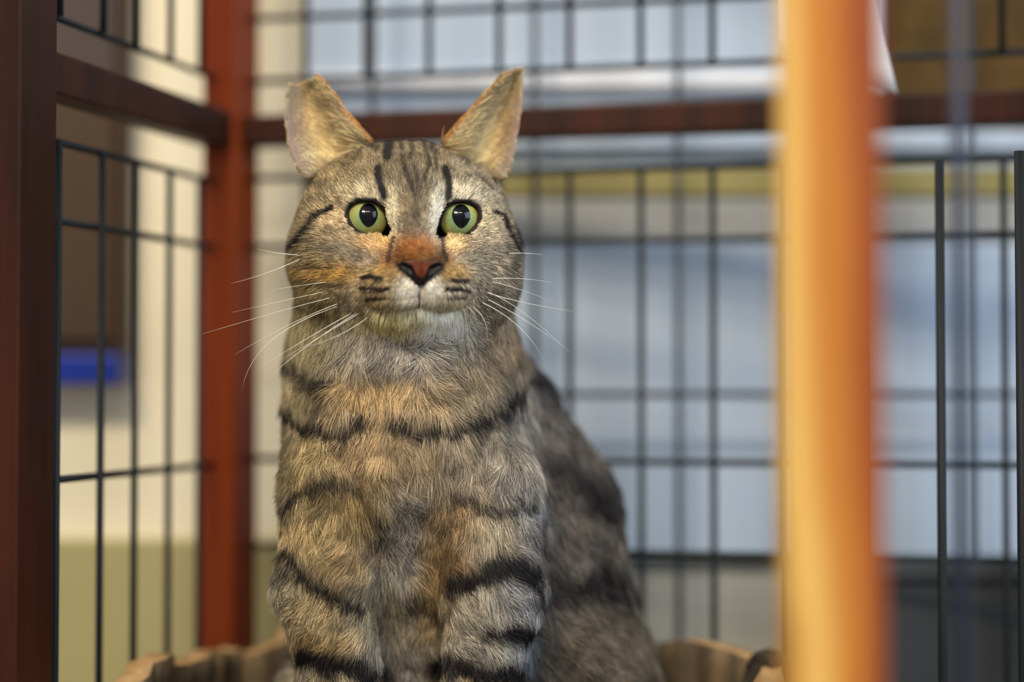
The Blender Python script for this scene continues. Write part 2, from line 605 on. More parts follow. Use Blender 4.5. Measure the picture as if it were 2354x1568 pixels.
def smooth_poly(pts, n=4):
    """Catmull-Rom subdivision of a closed polygon"""
    out = []
    m = len(pts)
    pts = [np.array(p, float) for p in pts]
    for i in range(m):
        p0, p1, p2, p3 = pts[i - 1], pts[i], pts[(i + 1) % m], pts[(i + 2) % m]
        for k in range(n):
            t = k / n
            out.append(.5 * (2 * p1 + (p2 - p0) * t + (2 * p0 - 5 * p1 + 4 * p2 - p3) * t * t + (3 * p1 - p0 - 3 * p2 + p3) * t ** 3))
    return np.array(out)


def mm(px, py, y):
    v = P(px, py, y / 1000)
    return np.array(v) * 1000


# ---- head frame
YAW = R(6)
H0 = mm(951, 503, 637.0)
EX = np.array([math.cos(YAW), math.sin(YAW), 0.0])
EF = np.array([math.sin(YAW), -math.cos(YAW), 0.0])     # towards the camera
EZ = np.array([0, 0, 1.0])
HR = np.array([EX, EF, EZ])                              # rows: local axes


def hw(x, f, z):
    return H0 + EX * x + EF * f + EZ * z


class Field:
    def __init__(s, lo, hi, h):
        s.lo, s.h = np.array(lo, float), h
        s.n = np.ceil((np.array(hi) - s.lo) / h).astype(int)
        s.D = np.full(tuple(s.n), 30.0, np.float32)

    def block(s, a, b):
        i0 = np.clip(np.floor((a - s.lo) / s.h).astype(int), 0, s.n)
        i1 = np.clip(np.ceil((b - s.lo) / s.h).astype(int) + 1, 0, s.n)
        if (i1 <= i0).any():
            return None
        ax = [np.arange(i0[k], i1[k], dtype=np.float32) * s.h + s.lo[k] for k in range(3)]
        X, Y, Z = np.meshgrid(*ax, indexing='ij')
        return tuple(slice(i0[k], i1[k]) for k in range(3)), X, Y, Z

    def ell(s, c, r, k=10.0, rot=None, sub=False):
        c, r = np.array(c, float), np.array(r, float)
        m = (r.max() + k + 8)
        q = s.block(c - m, c + m)
        if q is None: return
        sl, X, Y, Z = q
        X, Y, Z = X - c[0], Y - c[1], Z - c[2]
        if rot is not None:
            X, Y, Z = [rot[i][0] * X + rot[i][1] * Y + rot[i][2] * Z for i in range(3)]
        k0 = np.sqrt((X / r[0]) ** 2 + (Y / r[1]) ** 2 + (Z / r[2]) ** 2) + 1e-6
        k1 = np.sqrt((X / r[0] ** 2) ** 2 + (Y / r[1] ** 2) ** 2 + (Z / r[2] ** 2) ** 2) + 1e-6
        d = k0 * (k0 - 1) / k1
        s.put(sl, d, k, sub)

    def put(s, sl, d, k, sub=False):
        if sub:
            s.D[sl] = -smin(-s.D[sl], d, k)
        else:
            s.D[sl] = smin(s.D[sl], d, k)

    def cone(s, a, b, ra, rb, k=10.0, sub=False, squash=None):
        a, b = np.array(a, float), np.array(b, float)
        m = max(ra, rb) + k + 8
        q = s.block(np.minimum(a, b) - m, np.maximum(a, b) + m)
        if q is None: return
        sl, X, Y, Z = q
        d = b - a
        L2 = float(d @ d) + 1e-9
        t = np.clip(((X - a[0]) * d[0] + (Y - a[1]) * d[1] + (Z - a[2]) * d[2]) / L2, 0, 1)
        dd = np.sqrt((X - a[0] - t * d[0]) ** 2 + (Y - a[1] - t * d[1]) ** 2 + (Z - a[2] - t * d[2]) ** 2) - (ra + (rb - ra) * t)
        s.put(sl, dd, k, sub)

    def hell(s, c, r, k=8.0, sub=False, tilt=0.0):
        """ellipsoid given in the head frame"""
        rot = HR
        if tilt:
            ct, st_ = math.cos(tilt), math.sin(tilt)
            rot = np.array([[ct, 0, st_], [0, 1, 0], [-st_, 0, ct]]) @ HR
        s.ell(hw(*c), r, k, rot, sub)

    def hcone(s, a, b, ra, rb, k=8.0, sub=False):
        s.cone(hw(*a), hw(*b), ra, rb, k, sub)

    def splat(s, pts, rad, k=0.0):
        """union of many small balls"""
        pts = np.asarray(pts)
        rad = np.broadcast_to(rad, (len(pts),))
        g = np.rint((pts - s.lo) / s.h).astype(int)
        w_ = int(math.ceil((rad.max() + s.h * 1.5) / s.h))
        flat = s.D.reshape(-1)
        T = np.full(1, 0)
        for dx in range(-w_, w_ + 1):
            for dy in range(-w_, w_ + 1):
                for dz in range(-w_, w_ + 1):
                    q = g + np.array([dx, dy, dz])
                    ok = ((q >= 0) & (q < s.n)).all(1)
                    d = np.linalg.norm(q * s.h + s.lo - pts, axis=1) - rad
                    idx = (q[:, 0] * s.n[1] + q[:, 1]) * s.n[2] + q[:, 2]
                    np.minimum.at(flat, idx[ok], d[ok].astype(np.float32))


def surface_nets(D, lo, h):
    S = D < 0
    c = [S[a:S.shape[0] - 1 + a, b:S.shape[1] - 1 + b, e:S.shape[2] - 1 + e] for a in (0, 1) for b in (0, 1) for e in (0, 1)]
    anyv, allv = c[0].copy(), c[0].copy()
    for q in c[1:]:
        anyv |= q
        allv &= q
    act = anyv & ~allv
    I = np.argwhere(act)
    corners = [(a, b, e) for a in (0, 1) for b in (0, 1) for e in (0, 1)]
    val = [D[I[:, 0] + a, I[:, 1] + b, I[:, 2] + e] for a, b, e in corners]
    acc = np.zeros((len(I), 3))
    cnt = np.zeros(len(I))
    for i, ci in enumerate(corners):
        for j, cj in enumerate(corners):
            if j > i and sum(abs(np.array(ci) - np.array(cj))) == 1:
                m = (val[i] < 0) != (val[j] < 0)
                t = val[i] / (val[i] - val[j] + 1e-12)
                pt = np.array(ci)[None] + t[:, None] * (np.array(cj) - np.array(ci))[None]
                acc[m] += pt[m]
                cnt[m] += 1
    V = (I + acc / cnt[:, None]) * h + lo
    idx = np.full(act.shape, -1, np.int32)
    idx[tuple(I.T)] = np.arange(len(I))
    Fs = []
    for ax in range(3):
        a1, a2 = (ax + 1) % 3, (ax + 2) % 3
        sl0 = [slice(1, -1)] * 3
        sl1 = [slice(1, -1)] * 3
        sl0[ax] = slice(0, -1)
        sl1[ax] = slice(1, None)
        A, B = S[tuple(sl0)], S[tuple(sl1)]
        E = np.argwhere(A != B)
        flip = A[tuple(E.T)]
        off = np.ones(3, int)
        off[ax] = 0
        E = E + off
        o1, o2 = np.zeros(3, int), np.zeros(3, int)
        o1[a1], o2[a2] = 1, 1
        q = [idx[tuple((E - o).T)] for o in (np.zeros(3, int), o1, o1 + o2, o2)]
        Q = np.stack(q, 1)
        Q[~flip] = Q[~flip][:, ::-1]
        Fs.append(Q)
    Fq = np.concatenate(Fs)
    return V, Fq[(Fq >= 0).all(1)]


def mesh_np(name, V, Fq, m, parent=None, colors=None, smooth=True):
    me = bpy.data.meshes.new(name)
    me.vertices.add(len(V))
    me.vertices.foreach_set('co', np.asarray(V, np.float32).ravel())
    k = Fq.shape[1]
    me.loops.add(Fq.size)
    me.loops.foreach_set('vertex_index', Fq.astype(np.int32).ravel())
    me.polygons.add(len(Fq))
    me.polygons.foreach_set('loop_start', np.arange(0, Fq.size, k, dtype=np.int32))
    me.update(calc_edges=True)
    if smooth:
        me.shade_smooth()
    if colors is not None:
        a = me.color_attributes.new('coat', 'FLOAT_COLOR', 'POINT')
        a.data.foreach_set('color', np.concatenate([colors, np.ones((len(V), 1))], 1).astype(np.float32).ravel())
    me.materials.append(m)
    o = bpy.data.objects.new(name, me)
    col.objects.link(o)
    if parent: o.parent = parent
    return o


# ---- eyes: opening outline in millimetres round the iris centre (image-left eye; the other is its mirror)
EYE = [(-43, -10), (-38, -28), (-22, -38), (0, -40), (22, -34), (37, -18), (45, 4), (53, 34), (49, 41), (32, 37), (5, 38), (-16, 31), (-33, 15)]
EYE = smooth_poly([(a / 6.05, -(b * .94 if b < 0 else b * .98) / 6.0) for a, b in EYE], 4)
EYE_C = {-1: (-18.0, -0.2), 1: (17.9, -0.2)}
EB_R, EB_F = 10.4, -7.0          # eyeball radius and depth of its centre


def eye_sd(x, z):
    """signed distance to the nearer eye opening, head-frame x, z"""
    out = None
    for s_ in (-1, 1):
        cx_, cz_ = EYE_C[s_]
        d = poly_sdf((x - cx_) * (-s_), z - cz_, EYE)
        out = d if out is None else np.minimum(out, d)
    return out


# ---- ears: medial and lateral edges as photo outlines, front rim depth; cup bows backwards
def ear_surface(med, lat, yb, yt, bow, nu=120, nv=150, ymed=0, ylat=0, notch=0):
    med, lat = np.array(med, float), np.array(lat, float)

    def along(c, v):
        L_ = np.r_[0, np.cumsum(np.linalg.norm(np.diff(c, axis=0), axis=1))]
        L_ /= L_[-1]
        return np.stack([np.interp(v, L_, c[:, k]) for k in (0, 1)], 1)
    v = np.linspace(0, 1, nv)
    A, B = along(med, v), along(lat, v)
    pts, uv = [], []
    for i in range(nv):
        ya = yb + (yt - yb) * v[i]
        for u in np.linspace(0, 1, nu):
            x, y_ = A[i] * (1 - u) + B[i] * u
            wdt = np.hypot(*(A[i] - B[i]))
            dep = bow * math.sin(math.pi * u ** 1.25) * min(1, wdt / 120) + ymed * (1 - u) + ylat * u
            y_ += notch * v[i] ** 8 * math.sin(math.pi * u ** .55) ** .7
            pts.append(mm(x, y_, ya + dep))
            uv.append((u, v[i]))
    return np.array(pts), np.array(uv)


EAR_L = ear_surface([(856, 326), (822, 286), (780, 228), (752, 190), (729, 170)],
                    [(708, 408), (687, 388), (672, 358), (660, 318), (656, 265), (657, 225), (662, 190)], 654, 658, 10, ymed=3, ylat=-2, notch=17)
EAR_R = ear_surface([(1018, 326), (1052, 284), (1100, 228), (1140, 184), (1166, 166), (1186, 161)],
                    [(1154, 412), (1168, 394), (1179, 355), (1190, 300), (1200, 240), (1201, 195), (1199, 173)], 655, 661, 11, ymed=2, ylat=3)

# ---- body field
h = 1.3
fld = Field((-165, 592, 160), (170, 792, 500), h)
# skull and face
fld.hell((-1.5, -36, 0), (39, 37, 31), 10)
fld.hell((-3.5, -27, 9), (36, 27, 21), 12)
for s_ in (-1, 1):
    fld.hell((s_ * 27 - 2, -24, -13), (18, 22, 20), 14)
    fld.hell((s_ * 17, -8, 8), (12, 9, 7), 8)                # brow
    fld.hell((s_ * 20, -6, -14), (13, 10, 9), 9)             # cheek bone
fld.hcone((0, -4, 14), (1, 13, -11), 9, 7.6, 8)              # nose bridge
fld.hcone((1, 4, -24), (1.5, 10, -24), 16, 11.5, 8)            # muzzle
for s_ in (-1, 1):
    fld.hell((1.5 + s_ * 8.5, 12.5, -26.5), (9.5, 7.5, 7.5), 4)
    fld.hell((1.2 + s_ * 18, 3, -25), (9, 8, 8), 7)
fld.hell((1, 3, -35), (13, 9, 7.5), 8)                          # chin
for s_ in (-1, 1):
    fld.hell((s_ * 20 + 1, -9, -27), (17, 13, 14), 12)          # jowls
fld.hcone((1, 13, -13), (1.5, 16.5, -16), 6.8, 6.2, 3)
# neck, chest
fld.cone(mm(924, 640, 687), mm(930, 840, 685), 41, 44.5, 16)
fld.cone(mm(930, 840, 685), mm(935, 1010, 681), 44.5, 45.5, 14)
fld.cone(mm(935, 1010, 681), mm(945, 1200, 692), 45, 41, 12)
fld.cone(mm(945, 1200, 692), mm(950, 1620, 706), 40, 32, 10)
fld.ell(mm(925, 1090, 660), (26, 14, 22), 14)               # breast
# forelegs: shoulder, elbow, wrist, paw with toes
for s_, sh, el, wr, pw_ in ((-1, (774, 1110, 661), (755, 1330, 655), (800, 1700, 652), (808, 1960, 640)),
                            (1, (1116, 1110, 661), (1132, 1340, 655), (1085, 1700, 650), (1075, 1960, 640))):
    fld.cone(mm(*sh), mm(*el), 21, 18.5, 9)
    fld.cone(mm(*el), mm(*wr), 18.5, 12, 6)
    fld.cone(mm(*wr), mm(*pw_), 12, 10.5, 6)
    pc_ = mm(*pw_)
    pc_[2] = 165 + 8.5
    fld.cone(mm(*pw_), pc_, 10.5, 11, 6)
    for q_ in (-9, -3.2, 3.2, 9):
        fld.ell(pc_ + np.array([q_, -9 + abs(q_) * .35, -1.5]), (3.8, 8.5, 6.2), 2)
# trunk behind, hips, thighs
fld.cone(mm(1110, 985, 715), mm(1180, 1200, 720), 34, 42, 18)
fld.cone(mm(1180, 1200, 720), mm(1240, 1520, 716), 42, 47, 18)
fld.ell(mm(1130, 1640, 718), (74, 38, 48), 16)
fld.ell(mm(1365, 1700, 705), (26, 36, 42), 10)              # thigh, image right
fld.ell(mm(745, 1700, 712), (24, 34, 42), 10)
for px_ in (1345, 700):
    c_ = mm(px_, 1900, 672)
    c_[2] = 165 + 8
    fld.cone(mm(px_, 1850, 690), c_, 13, 9, 8)
    for q_ in (-7, 0, 7):
        fld.ell(c_ + np.array([q_, -9, -1]), (4, 8, 6), 2)
# tail curling round and over the rim at the right
tl = [mm(1330, 1760, 752), mm(1520, 1780, 742), mm(1660, 1700, 726), mm(1745, 1590, 706), mm(1765, 1548, 694)]
for a, b in zip(tl[:-1], tl[1:]):
    fld.cone(a, b, 9.5, 8.5, 5)
# features: eyes
for s_ in (-1, 1):
    cx_, cz_ = EYE_C[s_]
    fld.hell((cx_, EB_F, cz_), (12.4, 12.4, 12.4), 4)
for s_ in (-1, 1):                                           # inner-corner hollow, cheek to muzzle step
    fld.hell((s_ * 11.2 + .3, 10, -9.5), (4, 5, 6), 5, sub=True)
# mouth groove
def hpx(px, py, f):
    """head-frame point showing at a photo pixel with forward offset f"""
    x = (px - 951) / 6.0
    return (x, f, -(py - 503) / 6.0)
fld.hcone(hpx(962, 668, 20.5), hpx(961, 700, 20), 1.0, 1.2, 1.5, sub=True)
mouth = [(961, 702), (935, 710), (900, 712), (872, 702)], [(961, 702), (985, 712), (1015, 716), (1045, 706)]
for ln in mouth:
    for k in range(3):
        f0, f1 = 19.3 - 3.6 * k, 19.3 - 3.6 * (k + 1)
        fld.hcone(hpx(*ln[k], f0), hpx(*ln[k + 1], f1), 1.2, 1.2, 1.5, sub=True)
# ears
for E_, uv_ in (EAR_L, EAR_R):
    fld.splat(E_, (1.2 + 1.0 * np.clip(1 - uv_[:, 1] * 2.2, 0, 1)) * np.clip(.62 + 3 * np.minimum(uv_[:, 0], 1 - uv_[:, 0]), 0, 1))
# carve the eye openings
q = fld.block(hw(0, -4, 0) - 45, hw(0, -4, 0) + 45)
sl_, X, Y, Z = q
LX = (X - H0[0]) * EX[0] + (Y - H0[1]) * EX[1]
LF = (X - H0[0]) * EF[0] + (Y - H0[1]) * EF[1]
LZ = Z - H0[2]
m = (LF > -9) & (np.abs(LZ) < 14) & (np.abs(np.abs(LX) - 18) < 14)
sd = np.full(LX.shape, 20.0)
sd[m] = eye_sd(LX[m], LZ[m])
# raised lid edge, then the opening itself
zz = np.clip(EB_R ** 2 - (np.abs(LX) - 18) ** 2 - LZ ** 2, 0, None)
surf = EB_F + np.sqrt(zz)
lid = np.sqrt((sd - .9) ** 2 + (LF - surf - .2) ** 2) - 1.25
fld.D[sl_] = smin(fld.D[sl_], lid, 1.2)
carve = np.maximum(sd, -(LF + 8.5))
fld.D[sl_] = np.maximum(fld.D[sl_], -carve)
# keep the underside on the log floor
zz_ = np.arange(fld.n[2]) * h + fld.lo[2]
fld.D = np.maximum(fld.D, (166.0 - zz_)[None, None, :].astype(np.float32))
V, Q = surface_nets(fld.D, fld.lo, h)

# light smoothing
def laplace(V, Q, n, lam=.5):
    e = np.concatenate([Q[:, [0, 1]], Q[:, [1, 2]], Q[:, [2, 3]], Q[:, [3, 0]]])
    cnt = np.bincount(e.ravel(), minlength=len(V))[:, None]
    for _ in range(n):
        acc = np.zeros_like(V)
        for k in range(3):
            acc[:, k] = np.bincount(e[:, 0], V[e[:, 1], k], len(V)) + np.bincount(e[:, 1], V[e[:, 0], k], len(V))
        V = V + lam * (acc / cnt - V)
    return V
V = laplace(V, Q, 2)


# ---- coat: colour by place on the cat, warm and cool side light painted in
def lin(h_):
    return np.array(srgb(h_))


def seg_d(x, y, pts):
    d = np.full(x.shape, 1e9)
    for (ax, ay), (bx_, by_) in zip(pts[:-1], pts[1:]):
        ex, ey = bx_ - ax, by_ - ay
        t = np.clip(((x - ax) * ex + (y - ay) * ey) / (ex * ex + ey * ey), 0, 1)
        d = np.minimum(d, np.hypot(x - ax - ex * t, y - ay - ey * t))
    return d


TAN, GREY, DARK = '#b5986a', '#a39a88', '#1c1512'
# (outline on the front of the coat, half width, softness, colour, strength, agouti 0..1)
BLOBS = [
    # broad areas, tint of the side light included: centre x, y, rx, ry, colour, strength
    (950, 345, 130, 60, '#6e5f46', 1.0), (953, 470, 40, 75, '#75664c', .95), (950, 400, 60, 50, '#75664c', .9), (775, 400, 90, 60, '#a08a60', .7), (1120, 400, 70, 60, '#a2937a', .7),
    (700, 500, 45, 90, '#8e7c58', .8), (1180, 500, 25, 90, '#8c8068', .8),
    (840, 440, 50, 18, '#c8b896', .6), (1070, 441, 48, 17, '#cdbfa4', .6), (905, 490, 13, 48, '#ddd0b0', .95), (1004, 492, 13, 46, '#ded4be', .95),
    (760, 500, 45, 26, '#d8bd92', .7), (1130, 505, 40, 26, '#dcc49c', .7), (800, 540, 50, 20, '#cdb48c', .6), (1110, 545, 40, 18, '#cdb898', .6),
    (868, 555, 34, 20, '#eebc80', .9), (1040, 556, 28, 20, '#ecc28c', .9), (800, 585, 55, 34, '#857660', .75), (1105, 590, 50, 34, '#8f8472', .75),
    (720, 610, 50, 26, '#c2a878', .6), (735, 632, 70, 18, '#b08a44', .75), (765, 622, 40, 16, '#b98a3a', .6), (1150, 610, 30, 28, '#b8a68c', .7),
    (960, 572, 40, 22, '#94540f', 1.0), (960, 598, 50, 15, '#55340e', 1.0), (897, 600, 18, 24, '#8a5a2a', .8), (1022, 598, 16, 24, '#7e5226', .8),
    (880, 625, 30, 20, '#a28044', .7), (1045, 625, 26, 18, '#a98648', .7), (932, 676, 20, 24, '#ddd2bf', .8), (996, 678, 20, 24, '#ddd2bf', .8), (915, 700, 28, 12, '#b9a88c', .7), (1010, 700, 28, 12, '#b9a88c', .7),
    (865, 680, 36, 26, '#cfb388', .8), (1055, 684, 34, 22, '#d2bfa6', .8), (900, 745, 55, 28, '#cdb46a', .9), (1000, 745, 65, 28, '#dcdad6', .95),
    (950, 728, 90, 16, '#d8cfa8', .8), (930, 790, 110, 34, '#b4aa9c', .8), (930, 830, 90, 40, '#a89e92', .7),
    (720, 700, 60, 60, '#a18a58', .7), (1160, 700, 50, 70, '#a1917a', .7), (700, 790, 55, 50, '#a5966f', .6), (1170, 790, 60, 50, '#a68a68', .6),
    (920, 930, 150, 70, '#bb9a68', .7), (850, 900, 90, 30, '#c29c60', .5), (700, 900, 60, 50, '#9c8c68', .6), (1100, 860, 90, 40, '#9a876a', .6),
    (900, 1050, 180, 70, '#c09c64', .75), (1090, 1050, 120, 90, '#9b9080', .8), (700, 1060, 60, 70, '#a08a58', .7),
    (1200, 1020, 50, 130, '#99928a', .8), (790, 1170, 90, 60, '#96783f', .8), (700, 1220, 50, 60, '#b39a66', .6), (1130, 1240, 90, 50, '#b0a086', .8),
    (1040, 1190, 60, 50, '#9a7a4e', .7), (1225, 1220, 40, 90, '#8c8a8c', .8), (780, 1290, 80, 60, '#8f6f38', .75), (745, 1410, 60, 50, '#b8a072', .8),
    (930, 1330, 45, 200, '#a8a29c', .85), (985, 1370, 36, 120, '#b99a62', .75), (900, 1420, 50, 90, '#a89874', .7), (1040, 1290, 40, 60, '#8a6432', .8),
    (1130, 1410, 100, 45, '#b4aa98', .85), (1200, 1390, 50, 50, '#a2a0a2', .8), (1110, 1500, 90, 30, '#b0a898', .8), (1215, 1510, 40, 40, '#9a9ca6', .7),
    (750, 1480, 60, 30, '#a8884e', .7), (930, 1520, 70, 40, '#96908c', .7), (790, 1580, 60, 20, '#c8b488', .9), (1110, 1585, 70, 20, '#b49c74', .9),
]
# dark markings: polyline, half width, strength
STRIPES = [
    ([(896, 325), (890, 362)], 11, 1.0), ([(872, 392), (876, 425), (884, 452)], 9, 1.0), ([(1024, 392), (1030, 425), (1030, 455)], 8, 1.0),
    ([(945, 318), (948, 350), (940, 372)], 5, .6), ([(975, 330), (985, 380), (975, 420)], 5, .6), ([(925, 360), (935, 410), (955, 450)], 6, .65),
    ([(1005, 320), (990, 345)], 7, .7), ([(850, 330), (865, 345)], 9, .7), ([(830, 355), (815, 375), (790, 385)], 6, .5), ([(1050, 340), (1075, 380)], 7, .5),
    ([(963, 668), (961, 702)], 2.2, .8), ([(961, 703), (930, 712), (890, 713)], 3, .6), ([(961, 703), (990, 713), (1030, 714)], 3, .6),
    ([(915, 315), (925, 340)], 6, .6), ([(955, 385), (960, 430)], 5, .5), ([(1000, 350), (1005, 395)], 5, .55), ([(720, 430), (760, 415)], 6, .4), ([(1095, 400), (1130, 430)], 6, .4),
    ([(960, 440), (955, 480), (962, 520)], 9, .45), ([(762, 478), (735, 490), (718, 520), (690, 558), (668, 575)], 6, .95),
    ([(1135, 488), (1158, 498), (1170, 535), (1186, 575)], 5, .95), ([(690, 418), (668, 450), (655, 500), (652, 560)], 8, .9), ([(1166, 415), (1178, 440), (1184, 500), (1192, 560)], 5, .85), ([(1178, 590), (1172, 640)], 7, .4),
    ([(905, 548), (898, 572), (893, 600)], 5, .75), ([(1016, 548), (1020, 572), (1026, 600)], 5, .75),
    ([(700, 608), (720, 612), (765, 615)], 4, .5), ([(680, 640), (720, 650), (790, 655)], 5, .5), ([(660, 690), (700, 712), (740, 720)], 6, .5),
    ([(832, 640), (850, 635), (880, 640)], 4.5, .95), ([(835, 658), (862, 660), (894, 660)], 5, .95), ([(845, 682), (870, 680), (895, 684)], 4, .85),
    ([(860, 700), (885, 702)], 3, .6), ([(1038, 640), (1055, 643), (1072, 643)], 4.5, .9), ([(1026, 660), (1045, 662), (1075, 664)], 4.5, .95),
    ([(1030, 684), (1055, 684), (1070, 680)], 3.5, .75),
    ([(640, 820), (668, 842), (705, 858), (745, 884)], 12, .8), ([(1195, 770), (1205, 810), (1170, 850)], 8, .35),
    ([(632, 912), (655, 948), (700, 975), (750, 992), (795, 985), (850, 975)], 12, .95),
    ([(905, 968), (950, 982), (1010, 984), (1070, 970), (1130, 945), (1190, 915), (1232, 870)], 12, .95), ([(1090, 930), (1150, 912), (1195, 880)], 7, .45),
    ([(980, 905), (1030, 900), (1080, 880)], 7, .35), ([(655, 1165), (690, 1140), (720, 1108), (765, 1100)], 12, .75),
    ([(700, 1150), (740, 1165), (720, 1190)], 8, .45), ([(1050, 1138), (1100, 1165), (1160, 1180), (1225, 1160)], 11, .7),
    ([(900, 1175), (935, 1160), (975, 1180)], 13, .5), ([(820, 1120), (850, 1160), (870, 1200)], 9, .5), ([(1110, 1185), (1160, 1205)], 7, .5),
    ([(662, 1275), (700, 1320), (745, 1350), (800, 1375), (830, 1400)], 15, .9), ([(1050, 1345), (1105, 1322), (1160, 1305), (1225, 1318)], 24, 1.0),
    ([(1230, 1350), (1262, 1400)], 10, .8), ([(1125, 1450), (1180, 1452), (1235, 1458)], 19, 1.0), ([(700, 1500), (760, 1515), (850, 1545)], 22, 1.0),
    ([(1000, 1530), (1060, 1528), (1110, 1545), (1190, 1545)], 20, 1.0), ([(1240, 1200), (1262, 1330), (1260, 1450)], 8, .6),
    ([(1040, 1380), (1015, 1430)], 7, .6), ([(855, 1250), (870, 1400), (850, 1500)], 9, .45), ([(820, 1640), (760, 1645)], 12, .6), ([(1130, 1640), (1060, 1645)], 12, .6),
]
NOSE = smooth_poly([((a - 951) / 6.0, -(b - 503) / 6.0) for a, b in [(908, 617), (925, 612), (962, 609), (998, 611), (1014, 617), (1004, 631), (980, 652), (963, 668), (946, 654), (922, 633)]], 3)


def coat(p, n=None, nrm=None):
    """p (n,3) mm. Returns light colour, dark fraction 0..1"""
    px, py = to_px(p / 1000)
    wk = np.where(py < 760, .45, 1.1)
    wx = (vnoise(p, 7.0, 3) * 5 + vnoise(p, 2.5, 4) * 3.5) * wk
    wy = (vnoise(p, 7.0, 5) * 5 + vnoise(p, 2.5, 6) * 3.5) * wk
    x, y = px + wx, py + wy
    front = 1 / (1 + np.exp(-(702 - p[:, 1]) / 3.0))
    fhead = 1 / (1 + np.exp((y - 800) / 20))
    xb = np.interp(py, [700, 850, 1050, 1200, 1400, 1568], [1215, 1228, 1248, 1262, 1262, 1222])
    behind = 1 / (1 + np.exp(-(px + wx - xb) / 5.0)) * (p[:, 1] > 667)
    front = np.maximum(np.minimum(front, 1 - behind), fhead)
    base = np.tile(lin(GREY), (len(p), 1))
    base = base * (1 - .5 * np.clip((700 - py) / 500, 0, 1))[:, None] + lin(TAN) * (.5 * np.clip((700 - py) / 500, 0, 1))[:, None]
    acc, wsum = base * .25, np.full(len(p), .25)
    for cx_, cy_, rx, ry, c, s_ in BLOBS:
        g = s_ * 1.6 * min(4.0, 3600.0 / (rx * ry)) ** .75 * np.exp(-1.1 * (((x - cx_) / rx) ** 2 + ((y - cy_) / ry) ** 2))
        acc = acc + g[:, None] * lin(c)
        wsum = wsum + g
    c = acc / wsum[:, None]
    dk = np.zeros(len(p))
    for pts, w_, s_ in STRIPES:
        w_ = w_ * (1.2 if pts[0][1] > 800 else 1.0)
        d = seg_d(x, y, pts)
        dk = np.maximum(dk, s_ * np.clip(1.5 - d / w_, 0, 1))
    bodyk = np.clip((py - 780) / 60, 0, 1)
    dk = np.maximum(dk, bodyk * np.clip(vnoise(p * np.array([.7, .7, 1.5]), 9, 12) * .9 - .12, 0, .55))
    # hind part: mackerel stripes over grey
    back = 1 - front
    cb = lin('#6e665e') * (1 + .15 * vnoise(p, 9, 8))[:, None]
    thigh = np.clip((py - 1330) / 140, 0, 1) * np.clip((px - 1225) / 30, 0, 1)
    cb = cb * (1 - .6 * thigh)[:, None] + lin('#746750') * (.6 * thigh)[:, None]
    st_ = np.sin((p[:, 2] * .16 + (px - 1250) * .012) + 1.3 * vnoise(p, 22, 9))
    db = np.clip(.42 + .36 * st_ + .3 * vnoise(p, 8, 10), 0, .95) * (1 - .4 * thigh)
    c = c * front[:, None] + cb * back[:, None]
    dk = dk * front + db * back
    return c, dk


L_ = (V - H0) @ HR.T
cc, dk = coat(V)
skin = cc * (1 - .75 * dk)[:, None] * .55
es = np.full(len(V), 20.0)
m = (L_[:, 1] > -10) & (np.abs(L_[:, 2]) < 14) & (np.abs(np.abs(L_[:, 0]) - 18) < 16)
es[m] = eye_sd(L_[m, 0], L_[m, 2])
rim = np.clip((2.1 - es) / .5, 0, 1)
skin = skin * (1 - rim)[:, None] + lin('#140e0c') * rim[:, None]
ns = np.full(len(V), 20.0)
m = (L_[:, 1] > 8) & (np.abs(L_[:, 0]) < 20) & (L_[:, 2] < -10) & (L_[:, 2] > -35)
ns[m] = poly_sdf(L_[m, 0], L_[m, 2], NOSE)
nk = np.clip((.9 - ns) / .6, 0, 1)
skin = skin * (1 - nk)[:, None] + lin('#120a08') * nk[:, None]
# ear leather
from mathutils.kdtree import KDTree
ear_pts = np.concatenate([EAR_L[0][::7], EAR_R[0][::7]])
ear_uv = np.concatenate([EAR_L[1][::7], EAR_R[1][::7]])
ear_id = np.r_[np.zeros(len(EAR_L[0][::7])), np.ones(len(EAR_R[0][::7]))]
kd = KDTree(len(ear_pts))
for i, e in enumerate(ear_pts):
    kd.insert(e, i)
kd.balance()
me_near = (V[:, 2] > mm(900, 440, 665)[2]) & (V[:, 1] > 642)
ei = np.full(len(V), -1)
for i in np.nonzero(me_near)[0]:
    co, k, dist = kd.find(V[i])
    if dist < 4.2: ei[i] = k
on = ei >= 0
pk = np.clip(ear_uv[ei, 1] * 3.0 + .1, 0, 1) * on
edge = np.minimum(ear_uv[ei, 0], 1 - ear_uv[ei, 0])
earc = lin('#b58a62') * np.ones((len(V), 1))
lat = np.clip((ear_uv[ei, 0] - .55) / .3, 0, 1)
earc = earc * (1 - lat)[:, None] + lin('#8f776c') * lat[:, None]
tipc = np.clip((ear_uv[ei, 1] - .5) / .3, 0, 1)
earc = earc * (1 - .7 * tipc)[:, None] + lin('#a39070') * (.7 * tipc)[:, None]
ed = .75 * np.clip((.016 - ear_uv[ei, 0]) / .01, 0, 1)
earc = earc * (1 - ed)[:, None] + lin('#a8762e') * ed[:, None]
skin = skin * (1 - pk)[:, None] + earc * pk[:, None]

# normals
def vnormals(V, Q):
    fn = np.cross(V[Q[:, 2]] - V[Q[:, 0]], V[Q[:, 3]] - V[Q[:, 1]])
    N_ = np.zeros_like(V)
    for k in range(4):
        for a in range(3):
            N_[:, a] += np.bincount(Q[:, k], fn[:, a], len(V))
    return N_ / (np.linalg.norm(N_, axis=1)[:, None] + 1e-9), fn


